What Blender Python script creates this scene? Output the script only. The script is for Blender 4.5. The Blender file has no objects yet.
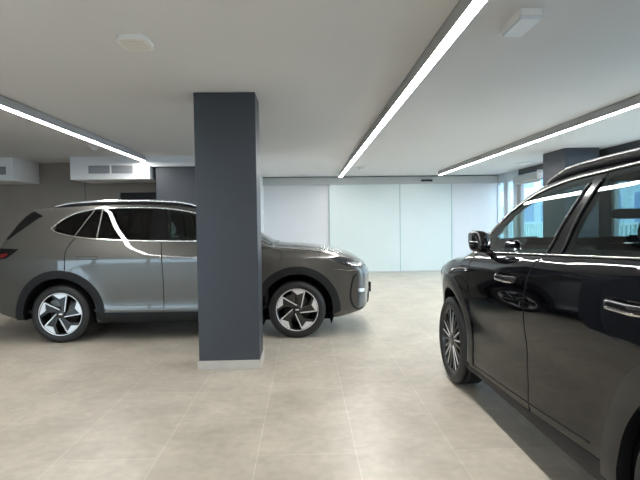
import bpy, bmesh, math, random
import numpy as np
from mathutils import Vector, Matrix
from mathutils.geometry import delaunay_2d_cdt

random.seed(3)
scene = bpy.context.scene
COL = scene.collection
PI = math.pi

# ------------------------------------------------------------------ helpers
def link(name, me, mat=None, parent=None):
    o = bpy.data.objects.new(name, me)
    COL.objects.link(o)
    if mat is not None:
        me.materials.append(mat)
    if parent is not None:
        o.parent = parent
    return o

def empty(name, loc=(0, 0, 0), rz=0.0, parent=None):
    o = bpy.data.objects.new(name, None)
    o.empty_display_size = 0.2
    COL.objects.link(o)
    o.location = loc
    o.rotation_euler = (0, 0, rz)
    if parent: o.parent = parent
    return o

def tag(o, label=None, cat=None, group=None, kind=None):
    if label: o['label'] = label
    if cat: o['category'] = cat
    if group: o['group'] = group
    if kind: o['kind'] = kind
    return o

def smooth(me, on=True):
    me.polygons.foreach_set('use_smooth', [on] * len(me.polygons))

def box_bm(bm, x0, x1, y0, y1, z0, z1, bevel=0.0, seg=2):
    v = [bm.verts.new((x, y, z)) for x in (x0, x1) for y in (y0, y1) for z in (z0, z1)]
    idx = [(0, 1, 3, 2), (4, 6, 7, 5), (0, 4, 5, 1), (2, 3, 7, 6), (0, 2, 6, 4), (1, 5, 7, 3)]
    fs = [bm.faces.new([v[i] for i in f]) for f in idx]
    if bevel > 0:
        es = list({e for f in fs for e in f.edges})
        bmesh.ops.bevel(bm, geom=es, offset=bevel, segments=seg, affect='EDGES', profile=0.5)

def bm_obj(name, bm, mat, parent=None, sm=False):
    bmesh.ops.recalc_face_normals(bm, faces=bm.faces[:])
    me = bpy.data.meshes.new(name)
    bm.to_mesh(me); bm.free()
    if sm: smooth(me)
    return link(name, me, mat, parent)

def box(name, x0, x1, y0, y1, z0, z1, mat, parent=None, bevel=0.0, seg=2):
    bm = bmesh.new()
    box_bm(bm, x0, x1, y0, y1, z0, z1, bevel, seg)
    return bm_obj(name, bm, mat, parent)

def lathe(name, prof, mat, parent=None, n=64, axis='y', closed=False, caps=True):
    """prof: list of (radius, axial). revolve about the local axis."""
    bm = bmesh.new()
    rings = []
    for r, a in prof:
        ring = []
        for i in range(n):
            t = 2 * PI * i / n
            c, s = r * math.cos(t), r * math.sin(t)
            p = (c, a, s) if axis == 'y' else (c, s, a)
            ring.append(bm.verts.new(p))
        rings.append(ring)
    m = len(rings)
    for j in range(m if closed else m - 1):
        A, B = rings[j], rings[(j + 1) % m]
        for i in range(n):
            k = (i + 1) % n
            bm.faces.new((A[i], A[k], B[k], B[i]))
    if not closed and caps:
        if prof[0][0] > 1e-5: bm.faces.new(rings[0])
        if prof[-1][0] > 1e-5: bm.faces.new(rings[-1])
    bmesh.ops.remove_doubles(bm, verts=bm.verts[:], dist=1e-6)
    return bm_obj(name, bm, mat, parent, sm=True)

# ------------------------------------------------------------------ materials
def mat(name, col, rough=0.5, metal=0.0, coat=0.0, spec=0.5, emit=None, estr=0.0, coat_rough=0.03):
    m = bpy.data.materials.new(name); m.use_nodes = True
    b = m.node_tree.nodes['Principled BSDF']
    b.inputs['Base Color'].default_value = (*col, 1)
    b.inputs['Roughness'].default_value = rough
    b.inputs['Metallic'].default_value = metal
    b.inputs['Coat Weight'].default_value = coat
    b.inputs['Coat Roughness'].default_value = coat_rough
    b.inputs['Specular IOR Level'].default_value = spec
    if emit:
        b.inputs['Emission Color'].default_value = (*emit, 1)
        b.inputs['Emission Strength'].default_value = estr
    return m

def noisy(m, scale=6.0, amt=0.04, bump=0.0, bscale=60.0):
    """subtle procedural variation of the base colour and an optional fine bump"""
    nt = m.node_tree; b = nt.nodes['Principled BSDF']
    col = b.inputs['Base Color'].default_value[:]
    tc = nt.nodes.new('ShaderNodeTexCoord')
    n = nt.nodes.new('ShaderNodeTexNoise'); n.inputs['Scale'].default_value = scale; n.inputs['Detail'].default_value = 4
    nt.links.new(tc.outputs['Object'], n.inputs['Vector'])
    r = nt.nodes.new('ShaderNodeValToRGB')
    r.color_ramp.elements[0].position = 0.3; r.color_ramp.elements[1].position = 0.7
    r.color_ramp.elements[0].color = (*[c * (1 - amt) for c in col[:3]], 1)
    r.color_ramp.elements[1].color = (*[min(1, c * (1 + amt)) for c in col[:3]], 1)
    nt.links.new(n.outputs['Fac'], r.inputs['Fac'])
    nt.links.new(r.outputs['Color'], b.inputs['Base Color'])
    if bump > 0:
        n2 = nt.nodes.new('ShaderNodeTexNoise'); n2.inputs['Scale'].default_value = bscale
        nt.links.new(tc.outputs['Object'], n2.inputs['Vector'])
        bp = nt.nodes.new('ShaderNodeBump'); bp.inputs['Strength'].default_value = bump; bp.inputs['Distance'].default_value = 0.01
        nt.links.new(n2.outputs['Fac'], bp.inputs['Height'])
        nt.links.new(bp.outputs['Normal'], b.inputs['Normal'])
    return m

def glass_mat(name, tint, ior=1.5, gloss_col=(1, 1, 1), rough=0.0, boost=1.0):
    m = bpy.data.materials.new(name); m.use_nodes = True
    nt = m.node_tree
    for n in list(nt.nodes): nt.nodes.remove(n)
    out = nt.nodes.new('ShaderNodeOutputMaterial')
    tr = nt.nodes.new('ShaderNodeBsdfTransparent'); tr.inputs['Color'].default_value = (*tint, 1)
    gl = nt.nodes.new('ShaderNodeBsdfGlossy'); gl.inputs['Roughness'].default_value = rough
    gl.inputs['Color'].default_value = (*gloss_col, 1)
    # Schlick reflectance, the same from both faces of the sheet
    geo = nt.nodes.new('ShaderNodeNewGeometry')
    dt = nt.nodes.new('ShaderNodeVectorMath'); dt.operation = 'DOT_PRODUCT'
    nt.links.new(geo.outputs['Normal'], dt.inputs[0]); nt.links.new(geo.outputs['Incoming'], dt.inputs[1])
    def mth(op, a, b=None):
        n = nt.nodes.new('ShaderNodeMath'); n.operation = op; n.use_clamp = True
        for i, q in enumerate((a, b)):
            if q is None: continue
            if isinstance(q, (int, float)): n.inputs[i].default_value = q
            else: nt.links.new(q, n.inputs[i])
        return n.outputs[0]
    r0 = ((ior - 1) / (ior + 1)) ** 2
    fac = mth('ADD', mth('MULTIPLY', mth('POWER', mth('SUBTRACT', 1.0, mth('ABSOLUTE', dt.outputs['Value'])), 5.0), 1 - r0), r0)
    mx = nt.nodes.new('ShaderNodeMixShader')
    nt.links.new(fac, mx.inputs['Fac'])
    nt.links.new(tr.outputs['BSDF'], mx.inputs[1]); nt.links.new(gl.outputs['BSDF'], mx.inputs[2])
    nt.links.new(mx.outputs['Shader'], out.inputs['Surface'])
    return m

M = {}
M['grey_paint'] = mat('grey_metallic_paint', (0.096, 0.092, 0.083), 0.40, 0.55, coat=1.0)
M['black_paint'] = mat('black_paint', (0.003, 0.0032, 0.0045), 0.5, 0.0, coat=1.0, spec=0.0)
M['cladding'] = mat('black_plastic_cladding', (0.009, 0.0095, 0.011), 0.55, spec=0.3)
M['cladding_satin'] = mat('satin_black_cladding', (0.012, 0.012, 0.013), 0.28)
M['gloss_black'] = mat('gloss_black_trim', (0.004, 0.004, 0.005), 0.12)
M['grey_trim'] = mat('grey_trim', (0.16, 0.155, 0.145), 0.35, 0.4)
M['rubber'] = noisy(mat('tyre_rubber', (0.012, 0.012, 0.013), 0.55), 30, 0.15)
M['seam'] = mat('panel_gap', (0.002, 0.002, 0.002), 0.9)
M['chrome'] = mat('satin_chrome', (0.78, 0.77, 0.75), 0.16, 1.0)
M['rail_dark'] = mat('rail_satin_grey', (0.30, 0.30, 0.30), 0.22, 0.9)
M['silver'] = mat('machined_alloy', (0.78, 0.79, 0.81), 0.32, 0.4)
M['rim_black'] = mat('black_alloy', (0.012, 0.012, 0.013), 0.3, coat=0.5)
M['brake'] = mat('brake_steel', (0.12, 0.12, 0.12), 0.45, 0.8)
M['lining'] = mat('cabin_lining', (0.03, 0.031, 0.033), 0.85)
M['seat'] = noisy(mat('seat_leather', (0.035, 0.036, 0.038), 0.5), 40, 0.1)
M['seat_grey'] = noisy(mat('seat_leather_grey', (0.22, 0.24, 0.23), 0.5), 40, 0.1)
M['dash'] = mat('dashboard_plastic', (0.018, 0.018, 0.02), 0.6)
M['screen'] = mat('screen_glass', (0.004, 0.004, 0.005), 0.08)
M['lamp_lens'] = mat('headlamp_lens', (0.03, 0.032, 0.036), 0.06, 0.0, coat=1.0)
M['lamp_bright'] = mat('headlamp_reflector', (0.75, 0.77, 0.8), 0.12, 0.9)
M['red_lens'] = mat('red_tail_lens', (0.11, 0.004, 0.006), 0.1, coat=1.0)
M['glass_clear'] = glass_mat('car_glass_clear', (0.60, 0.74, 0.73), 1.5)
M['glass_green'] = glass_mat('car_glass_green', (0.55, 0.70, 0.67), 1.5)
M['glass_privacy'] = glass_mat('car_glass_privacy', (0.035, 0.042, 0.045), 1.5)
M['glass_half'] = glass_mat('car_glass_half_tint', (0.36, 0.46, 0.455), 1.5)
M['window_glass'] = glass_mat('window_glass', (0.93, 0.97, 0.98), 1.45)
M['mirror_glass'] = mat('mirror_glass', (0.25, 0.27, 0.3), 0.03, 1.0)

# ------------------------------------------------------------------ implicit car body
def pchip(xs, ys, n=3000, pad=0.6, sigma=0.02):
    xs = np.array(xs, float); ys = np.array(ys, float)
    h = np.diff(xs); d = np.diff(ys) / h
    m = np.zeros_like(xs)
    for i in range(1, len(xs) - 1):
        if d[i - 1] * d[i] > 0:
            w1 = 2 * h[i] + h[i - 1]; w2 = h[i] + 2 * h[i - 1]
            m[i] = (w1 + w2) / (w1 / d[i - 1] + w2 / d[i])
    m[0] = d[0]; m[-1] = d[-1]
    X = np.linspace(xs[0] - pad, xs[-1] + pad, n)
    k = np.clip(np.searchsorted(xs, X) - 1, 0, len(xs) - 2)
    t = (X - xs[k]) / h[k]
    Y = ((1 + 2 * t) * (1 - t) ** 2 * ys[k] + t * (1 - t) ** 2 * h[k] * m[k]
         + t * t * (3 - 2 * t) * ys[k + 1] + t * t * (t - 1) * h[k] * m[k + 1])
    lo = X < xs[0]; hi = X > xs[-1]
    Y[lo] = ys[0] + m[0] * (X[lo] - xs[0]); Y[hi] = ys[-1] + m[-1] * (X[hi] - xs[-1])
    dx = X[1] - X[0]
    r = max(1, int(3 * sigma / dx)); g = np.exp(-0.5 * (np.arange(-r, r + 1) * dx / sigma) ** 2); g /= g.sum()
    Yp = np.pad(Y, r, mode='edge'); Y = np.convolve(Yp, g, 'valid')
    D = np.gradient(Y, dx)
    f = lambda q: np.interp(q, X, Y)
    f.d = lambda q: np.interp(q, X, D)
    return f

def smax(a, b, k):
    h = np.maximum(k - np.abs(a - b), 0)
    return np.maximum(a, b) + h * h / (4 * k)

class Body:
    def __init__(self, c):
        self.c = c
        self.T = pchip(*zip(*c['top']), sigma=0.03)
        self.B = pchip(*zip(*c['bottom']), sigma=0.04)
        self.XF = pchip(*zip(*c['nose']), sigma=0.03)
        self.XR = pchip(*zip(*c['tail']), sigma=0.03)
        self.S = pchip(*zip(*c['section']), sigma=c.get('section_sigma', 0.018))
        self.TL = pchip(*zip(*c['taper_low']), sigma=0.08)
        self.TU = pchip(*zip(*c['taper_up']), sigma=0.08)

    def W(self, x, z):
        c = self.c
        t = 1 / (1 + np.exp(-(z - c['belt']) / 0.05))
        tap = self.TL(x) * (1 - t) + self.TU(x) * t
        if 'belt_shift' in c:
            bx, bs = zip(*c['belt_shift'])
            z_ = z - np.interp(x, bx, bs) * np.clip((z - 0.90) / 0.22, 0, 1)
        else:
            z_ = z
        w = self.S(z_) * tap
        for hx in (0.0, c['wb']):
            r = np.hypot(x - hx, z - c['hub_z'])
            w = w + c.get('flare', 0.018) * np.exp(-((r - c['r_in'] - 0.03) / 0.10) ** 2) * (z < 1.2)
        return w

    def F(self, x, y, z):
        c = self.c
        ay = np.abs(y); q = ay / 0.9
        side = (ay - self.W(x, z)) / np.sqrt(1 + self.S.d(z) ** 2)
        dT = self.T.d(x)
        top = (z - self.T(x) + c['crown'] * q * q) / np.sqrt(1 + dT * dT)
        f = smax(side, top, c.get('k_top', 0.09))
        fr = (x - self.XF(z) + c['bow_f'] * q ** 2.4) / np.sqrt(1 + np.minimum(self.XF.d(z) ** 2, 4))
        f = smax(f, fr, 0.10)
        re = (self.XR(z) - x + c['bow_r'] * q ** 2.6) / np.sqrt(1 + np.minimum(self.XR.d(z) ** 2, 4))
        f = smax(f, re, 0.10)
        return smax(f, self.B(x) - z, 0.04)

    def N(self, P):
        h = 0.004
        x, y, z = P[:, 0], P[:, 1], P[:, 2]
        g = np.stack([self.F(x + h, y, z) - self.F(x - h, y, z),
                      self.F(x, y + h, z) - self.F(x, y - h, z),
                      self.F(x, y, z + h) - self.F(x, y, z - h)], 1)
        return g / np.maximum(np.linalg.norm(g, axis=1, keepdims=True), 1e-9)

    def solve(self, a, b, mode, s=1, off=0.0):
        """a,b arrays; 'side': (x,z)->y ; 'top': (x,y)->z ; 'front'/'rear': (y,z)->x"""
        a = np.asarray(a, float); b = np.asarray(b, float)
        if mode == 'side': lo, hi = 0.0, 1.25
        elif mode == 'top': lo, hi = 0.4, 2.0
        elif mode == 'front': lo, hi = self.c['wb'] - 0.2, self.c['wb'] + 1.3
        else: lo, hi = 0.2, -1.4
        lo = np.full(a.shape, lo); hi = np.full(a.shape, hi)
        def P(t):
            if mode == 'side': return a, s * t, b
            if mode == 'top': return a, b, t
            return t, a, b
        for _ in range(40):
            mid = 0.5 * (lo + hi)
            v = self.F(*P(mid)) - off
            inside = v < 0
            lo = np.where(inside, mid, lo); hi = np.where(inside, hi, mid)
        return np.stack(np.broadcast_arrays(*P(0.5 * (lo + hi))), 1)

def surface_nets(F, lo, hi, h):
    nx, ny, nz = [int(math.ceil((hi[i] - lo[i]) / h)) + 1 for i in range(3)]
    xs = lo[0] + h * np.arange(nx); ys = lo[1] + h * np.arange(ny); zs = lo[2] + h * np.arange(nz)
    G = F(xs[:, None, None], ys[None, :, None], zs[None, None, :])
    G = np.broadcast_to(G, (nx, ny, nz))
    sgn = G < 0
    acc = np.zeros((nx - 1, ny - 1, nz - 1, 3)); cnt = np.zeros((nx - 1, ny - 1, nz - 1))
    for ax in range(3):
        sl0 = [slice(None)] * 3; sl1 = [slice(None)] * 3
        sl0[ax] = slice(0, -1); sl1[ax] = slice(1, None)
        g0 = G[tuple(sl0)]; g1 = G[tuple(sl1)]
        cr = (g0 < 0) != (g1 < 0)
        I = np.argwhere(cr)
        t = (g0[cr] / (g0[cr] - g1[cr]))
        p = np.stack([xs[I[:, 0]], ys[I[:, 1]], zs[I[:, 2]]], 1)
        p[:, ax] += t * h
        o = [a for a in range(3) if a != ax]
        for da in (0, -1):
            for db in (0, -1):
                J = I.copy(); J[:, o[0]] += da; J[:, o[1]] += db
                ok = np.all((J >= 0) & (J < np.array([nx - 1, ny - 1, nz - 1])), axis=1)
                Jk = J[ok]
                np.add.at(acc, (Jk[:, 0], Jk[:, 1], Jk[:, 2]), p[ok]); np.add.at(cnt, (Jk[:, 0], Jk[:, 1], Jk[:, 2]), 1)
    used = cnt > 0
    ids = -np.ones(cnt.shape, int); ids[used] = np.arange(used.sum())
    V = acc[used] / cnt[used][:, None]
    faces = []
    for ax in range(3):
        sl0 = [slice(None)] * 3; sl1 = [slice(None)] * 3
        sl0[ax] = slice(0, -1); sl1[ax] = slice(1, None)
        a = sgn[tuple(sl0)]; b = sgn[tuple(sl1)]
        I = np.argwhere(a != b)
        o1, o2 = (ax + 1) % 3, (ax + 2) % 3
        ok = (I[:, o1] > 0) & (I[:, o2] > 0) & (I[:, o1] < cnt.shape[o1]) & (I[:, o2] < cnt.shape[o2])
        I = I[ok]
        ina = a[tuple(I.T)]
        def gid(d1, d2):
            J = I.copy(); J[:, o1] += d1; J[:, o2] += d2
            return ids[tuple(J.T)]
        q = np.stack([gid(-1, -1), gid(0, -1), gid(0, 0), gid(-1, 0)], 1)
        q[~ina] = q[~ina][:, ::-1]
        faces.append(q)
    return V, np.concatenate(faces)

def inpoly(px, py, poly):
    poly = np.asarray(poly, float)
    r = np.zeros(px.shape, bool)
    n = len(poly); j = n - 1
    for i in range(n):
        xi, yi = poly[i]; xj, yj = poly[j]
        c = ((yi > py) != (yj > py))
        with np.errstate(divide='ignore', invalid='ignore'):
            r ^= c & (px < (xj - xi) * (py - yi) / (yj - yi + 1e-12) + xi)
        j = i
    return r

def densify(poly, d, closed=True):
    out = []
    n = len(poly)
    for i in range(n if closed else n - 1):
        a = np.array(poly[i], float); b = np.array(poly[(i + 1) % n], float)
        k = max(1, int(round(np.linalg.norm(b - a) / d)))
        for j in range(k): out.append(a + (b - a) * j / k)
    if not closed: out.append(np.array(poly[-1], float))
    return np.array(out)

def spline(pts, d=0.02, closed=False):
    """Catmull-Rom through the points"""
    P = [np.array(p, float) for p in pts]; n = len(P); out = []
    for i in range(n if closed else n - 1):
        p1, p2 = P[i], P[(i + 1) % n]
        p0 = P[i - 1] if (i > 0 or closed) else 2 * p1 - p2
        p3 = P[(i + 2) % n] if (i + 2 < n or closed) else 2 * p2 - p1
        k = max(2, int(np.linalg.norm(p2 - p1) / d))
        for j in range(k):
            t = j / k
            out.append(0.5 * (2 * p1 + (p2 - p0) * t + (2 * p0 - 5 * p1 + 4 * p2 - p3) * t * t + (3 * p1 - p0 - 3 * p2 + p3) * t ** 3))
    if not closed: out.append(P[-1])
    return np.array(out)

def seg_dist(px, py, poly):
    d = np.full(px.shape, 9.0); n = len(poly)
    for i in range(n):
        a = poly[i]; b = poly[(i + 1) % n]
        ab = b - a; L = max(ab @ ab, 1e-12)
        t = np.clip(((px - a[0]) * ab[0] + (py - a[1]) * ab[1]) / L, 0, 1)
        d = np.minimum(d, np.hypot(px - a[0] - t * ab[0], py - a[1] - t * ab[1]))
    return d

def overlay(name, body, poly, matl, parent, mode='side', s=1, off=0.003, depth=0.012, sp=0.035, edge=0.025):
    """a panel that follows the body surface inside the outline poly"""
    B = densify(poly, edge)
    lo = B.min(0); hi = B.max(0)
    gx, gy = np.meshgrid(np.arange(lo[0], hi[0], sp), np.arange(lo[1], hi[1], sp), indexing='ij')
    gx = gx.copy(); gx[:, 1::2] += sp * 0.5
    gx = gx.ravel(); gy = gy.ravel()
    k = inpoly(gx, gy, B); gx, gy = gx[k], gy[k]
    if len(gx):
        k = seg_dist(gx, gy, B) > 0.35 * min(sp, edge)
        gx, gy = gx[k], gy[k]
    vs = [Vector(p) for p in B] + [Vector((a, b)) for a, b in zip(gx, gy)]
    n = len(B)
    ov, oe, of, *_ = delaunay_2d_cdt(vs, [], [list(range(n))], 1, 1e-6)
    A = np.array([v[:] for v in ov])
    P = body.solve(A[:, 0], A[:, 1], mode, s, off)
    N = body.N(P)
    cnt = {}
    for f in of:
        for i in range(len(f)):
            e = (f[i], f[(i + 1) % len(f)]); cnt[tuple(sorted(e))] = cnt.get(tuple(sorted(e)), []) + [e]
    border = [v[0] for v in cnt.values() if len(v) == 1]
    V = list(map(tuple, P)); faces = [tuple(f) for f in of]
    nn = list(map(tuple, N)); m1 = {}
    # orientation
    f0 = of[0]; fn = np.cross(P[f0[1]] - P[f0[0]], P[f0[2]] - P[f0[0]])
    tot = sum(float(np.dot(np.cross(P[f[1]] - P[f[0]], P[f[2]] - P[f[0]]), N[f[0]])) for f in of)
    flip = tot < 0
    if flip: faces = [f[::-1] for f in faces]
    if depth > 0:
        def w(i, d):
            key = (i, d)
            if key not in m1:
                m1[key] = len(V); V.append(tuple(P[i] - N[i] * d)); nn.append((0, 0, 0))
            return m1[key]
        for a, b in border:
            q = (w(b, 0), w(a, 0), w(a, depth), w(b, depth))
            faces.append(q[::-1] if flip else q)
    me = bpy.data.meshes.new(name)
    me.from_pydata(V, [], faces); me.update()
    sm = [i < len(of) for i in range(len(faces))]
    me.polygons.foreach_set('use_smooth', sm)
    me.normals_split_custom_set_from_vertices(nn)
    return link(name, me, matl, parent)

def ribbon(name, body, path, width, matl, parent, mode='side', s=1, off=0.002, height=0.004, taper=None, smooth_path=True, closed=False):
    """a raised strip that follows the body surface along path"""
    A = spline(path, 0.02, closed) if smooth_path else densify(path, 0.02, closed)
    P = body.solve(A[:, 0], A[:, 1], mode, s, off)
    N = body.N(P)
    if closed:
        T = np.roll(P, -1, 0) - np.roll(P, 1, 0)
    else:
        T = np.gradient(P, axis=0)
    T /= np.maximum(np.linalg.norm(T, axis=1, keepdims=True), 1e-9)
    Bn = np.cross(N, T); Bn /= np.maximum(np.linalg.norm(Bn, axis=1, keepdims=True), 1e-9)
    n = len(P)
    wd = np.full(n, width) if taper is None else width * np.interp(np.linspace(0, 1, n), [t[0] for t in taper], [t[1] for t in taper])
    bm = bmesh.new(); rows = []
    for i in range(n):
        a = wd[i] / 2
        sec = [(-a, -0.006), (-a, height * 0.6), (-a * 0.6, height), (a * 0.6, height), (a, height * 0.6), (a, -0.006)]
        rows.append([bm.verts.new(P[i] + Bn[i] * u + N[i] * v) for u, v in sec])
    for i in range(n if closed else n - 1):
        A_, B_ = rows[i], rows[(i + 1) % n]
        for j in range(6):
            bm.faces.new((A_[j], A_[(j + 1) % 6], B_[(j + 1) % 6], B_[j]))
    if not closed:
        bm.faces.new(rows[0]); bm.faces.new(rows[-1])
    return bm_obj(name, bm, matl, parent, sm=True)

def tube(name, pts, rad, matl, parent=None, n=10, flat=1.0, caps=True):
    P = np.array(pts, float); T = np.gradient(P, axis=0)
    rads = np.broadcast_to(np.array(rad, float), (len(P),))
    bm = bmesh.new(); rows = []
    for i in range(len(P)):
        t = Vector(T[i]).normalized()
        up = Vector((0, 0, 1)) if abs(t.z) < 0.95 else Vector((0, 1, 0))
        a = t.cross(up).normalized(); b = a.cross(t)
        rows.append([bm.verts.new(Vector(P[i]) + a * math.cos(2 * PI * k / n) * rads[i] + b * math.sin(2 * PI * k / n) * rads[i] * flat) for k in range(n)])
    for i in range(len(P) - 1):
        for k in range(n):
            bm.faces.new((rows[i][k], rows[i][(k + 1) % n], rows[i + 1][(k + 1) % n], rows[i + 1][k]))
    if caps:
        bm.faces.new(rows[0]); bm.faces.new(rows[-1])
    return bm_obj(name, bm, matl, parent, sm=True)

def rbox(name, cx, cy, cz, sx, sy, sz, matl, parent, power=4.0, n=14, rot=None, shear=0.0):
    """superellipsoid block, for cushions and mirror housings"""
    bm = bmesh.new()
    bmesh.ops.create_cube(bm, size=2)
    bmesh.ops.subdivide_edges(bm, edges=bm.edges[:], cuts=n, use_grid_fill=True)
    for v in bm.verts:
        p = v.co
        L = (abs(p.x) ** power + abs(p.y) ** power + abs(p.z) ** power) ** (1 / power)
        p = p / L
        q = Vector((p.x * sx / 2, p.y * sy / 2, p.z * sz / 2))
        q.x += shear * q.z
        if rot is not None: q = rot @ q
        v.co = q + Vector((cx, cy, cz))
    return bm_obj(name, bm, matl, parent, sm=True)

# ------------------------------------------------------------------ wheels
def poly_prism(bm, pts, y0, y1):
    a = [bm.verts.new((p[0], y0, p[1])) for p in pts]
    b = [bm.verts.new((p[0], y1, p[1])) for p in pts]
    bm.faces.new(a); bm.faces.new(b[::-1])
    n = len(pts)
    for i in range(n):
        j = (i + 1) % n
        bm.faces.new((a[i], b[i], b[j], a[j]))

def pol(r, deg): return (r * math.cos(math.radians(deg)), r * math.sin(math.radians(deg)))

def make_wheel(car, x, y, z, side, R, Rr, wid, style, phase, steer=0.0):
    """wheel part: rim mesh; tyre, spokes, cap, brake as sub-parts. Local -y is the outer face."""
    h = wid / 2
    rim = lathe('wheel', [(Rr + 0.006, -h + 0.006), (Rr - 0.004, -h + 0.002), (Rr - 0.014, -h + 0.012), (Rr - 0.022, -h + 0.05), (Rr - 0.03, h - 0.03), (Rr + 0.004, h - 0.005)], M['rim_black'], None, 72, caps=False)
    rim.parent = car; rim.location = (x, y, z)
    rim.rotation_euler = (0, 0, (0 if side < 0 else PI) + steer)
    s = []
    prof = [(Rr - 0.002, -h + 0.012), (Rr + 0.006, -h + 0.0), (Rr + 0.02, -h - 0.006), (Rr + 0.45 * (R - Rr), -h - 0.010), (R - 0.028, -h - 0.002), (R - 0.014, -h + 0.008)]
    treads = []
    nt = 4; tw = (wid - 0.03) / nt
    for i in range(nt):
        a = -h + 0.015 + i * tw
        treads += [(R - 0.003 if i in (0,) else R, a), (R, a + tw - 0.012), (R - 0.008, a + tw - 0.010), (R - 0.008, a + tw - 0.002)]
    prof += treads[:-2] + [(R - 0.014, h - 0.008), (R - 0.028, h), (Rr + 0.02, h), (Rr - 0.002, h - 0.01)]
    t = lathe('tyre', prof, M['rubber'], rim, 96, caps=False)
    # rim lip
    lip = lathe('rim_lip', [(Rr - 0.010, -h + 0.004), (Rr - 0.004, -h - 0.001), (Rr - 0.0005, -h + 0.002), (Rr - 0.001, -h + 0.01), (Rr - 0.010, -h + 0.012)], M['silver'] if style == 'blades' else M['rim_black'], rim, 96, closed=True)
    # barrel back + brake
    lathe('brake_disc', [(0.0, 0.0), (0.165, 0.0), (0.165, 0.02), (0.0, 0.02)], M['brake'], rim, 48)
    bm = bmesh.new()
    poly_prism(bm, [pol(0.10, 100), pol(0.19, 100), pol(0.20, 130), pol(0.19, 160), pol(0.10, 160)], -0.04, 0.05)
    bm_obj('brake_caliper', bm, M['brake'], rim)
    lathe('dust_shield', [(0.0, 0.035), (Rr - 0.03, 0.035), (Rr - 0.03, 0.05), (0, 0.05)], M['seam'], rim, 48)
    yo = -h + 0.012
    if style == 'blades':
        dark = bmesh.new(); brt = bmesh.new()
        for k in range(5):
            a = phase + 72 * k
            e = a - 21                                   # clockwise end of the blade, where the thin edge starts
            ro = Rr - 0.012
            # dark backing spoke
            poly_prism(dark, [pol(ro, e - 1), pol(0.045, a - 75), pol(0.055, a - 10), pol(ro * 0.62, a + 6), pol(ro, a + 24), pol(ro, a + 8), pol(ro, a - 7)], yo + 0.012, yo + 0.05)
            # bright wedge near the rim
            poly_prism(brt, [pol(ro, e), pol(ro, e + 8), pol(ro, e + 16), pol(ro, e + 24), pol(ro, e + 31), pol(ro, e + 38), pol(ro * 0.74, a + 1), pol(ro * 0.88, e + 3)], yo, yo + 0.014)
            # thin bright edge running towards the hub
            p0 = Vector(pol(ro * 0.97, e)); p1 = Vector(pol(0.052, a - 62))
            d = (p1 - p0).normalized(); nrm = Vector((-d.y, d.x)) * 0.0065
            poly_prism(brt, [p0 + nrm, p1 + nrm * 0.8, p1 - nrm * 0.8, p0 - nrm], yo, yo + 0.014)
        bm_obj('spokes', dark, M['rim_black'], rim)
        bm_obj('machined_blades', brt, M['silver'], rim)
        lathe('centre_cap', [(0.0, yo - 0.004), (0.03, yo - 0.004), (0.052, yo + 0.004), (0.056, yo + 0.05)], M['rim_black'], rim, 32)
        bm = bmesh.new(); box_bm(bm, -0.02, 0.02, yo - 0.007, yo - 0.003, -0.007, 0.007)
        bm_obj('cap_badge', bm, M['silver'], rim)
    else:
        dark = bmesh.new(); brt = bmesh.new()
        ro = Rr - 0.010
        for k in range(10):
            a = phase + 36 * k
            for sgn in (-1, 1):
                p0 = Vector(pol(0.05, a + sgn * 9)); p1 = Vector(pol(ro, a + sgn * 10.0))
                d = (p1 - p0).normalized(); nm = Vector((-d.y, d.x))
                poly_prism(dark, [p0 + nm * 0.009, p1 + nm * 0.011, p1 - nm * 0.011, p0 - nm * 0.009], yo + 0.004, yo + 0.05)
                if k % 2 == 0:
                    q = nm * 0.0045
                    poly_prism(brt, [p0 * 1.2 + q, p1 + q, p1 - q, p0 * 1.2 - q], yo, yo + 0.006)
            poly_prism(dark, [pol(0.05, a - 9), pol(0.12, a - 8), pol(0.12, a + 8), pol(0.05, a + 9)], yo + 0.008, yo + 0.05)
        bm_obj('spokes', dark, M['rim_black'], rim)
        bm_obj('machined_blades', brt, M['silver'], rim)
        lathe('centre_cap', [(0.0, yo - 0.002), (0.03, yo - 0.002), (0.05, yo + 0.004), (0.062, yo + 0.05)], M['rim_black'], rim, 32)
    return rim

# ------------------------------------------------------------------ seats
def make_seat(car, x, y, w, matl, rear=False):
    ang = math.radians(-20)
    cush = rbox('seat', x, y, 0.60, 0.52, w, 0.20, matl, car, 3.2)
    R = Matrix.Rotation(ang, 3, 'Y')
    rbox('backrest', x - 0.34, y, 0.93, 0.17, w * 0.96, 0.62, matl, cush, 3.0, rot=R)
    hs = [0] if not rear else ([-0.38, 0, 0.38])
    for q in hs:
        rbox('headrest', x - 0.475, y + q, 1.34, 0.11, 0.27, 0.19, matl, cush, 3.0, rot=R)
        for e in (-0.06, 0.06):
            tube('headrest_post', [(x - 0.44, y + q + e, 1.18), (x - 0.46, y + q + e, 1.29)], 0.007, M['chrome'], cush, 8)
    return cush

# ------------------------------------------------------------------ the car
def arch_ring(hx, hz, r0, r1, a0, a1, n=40):
    out = [(hx + r1 * math.cos(t), hz + r1 * math.sin(t)) for t in np.linspace(math.radians(a0[1]), math.radians(a1[1]), n)]
    inn = [(hx + r0 * math.cos(t), hz + r0 * math.sin(t)) for t in np.linspace(math.radians(a1[0]), math.radians(a0[0]), n)]
    return out + inn

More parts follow.
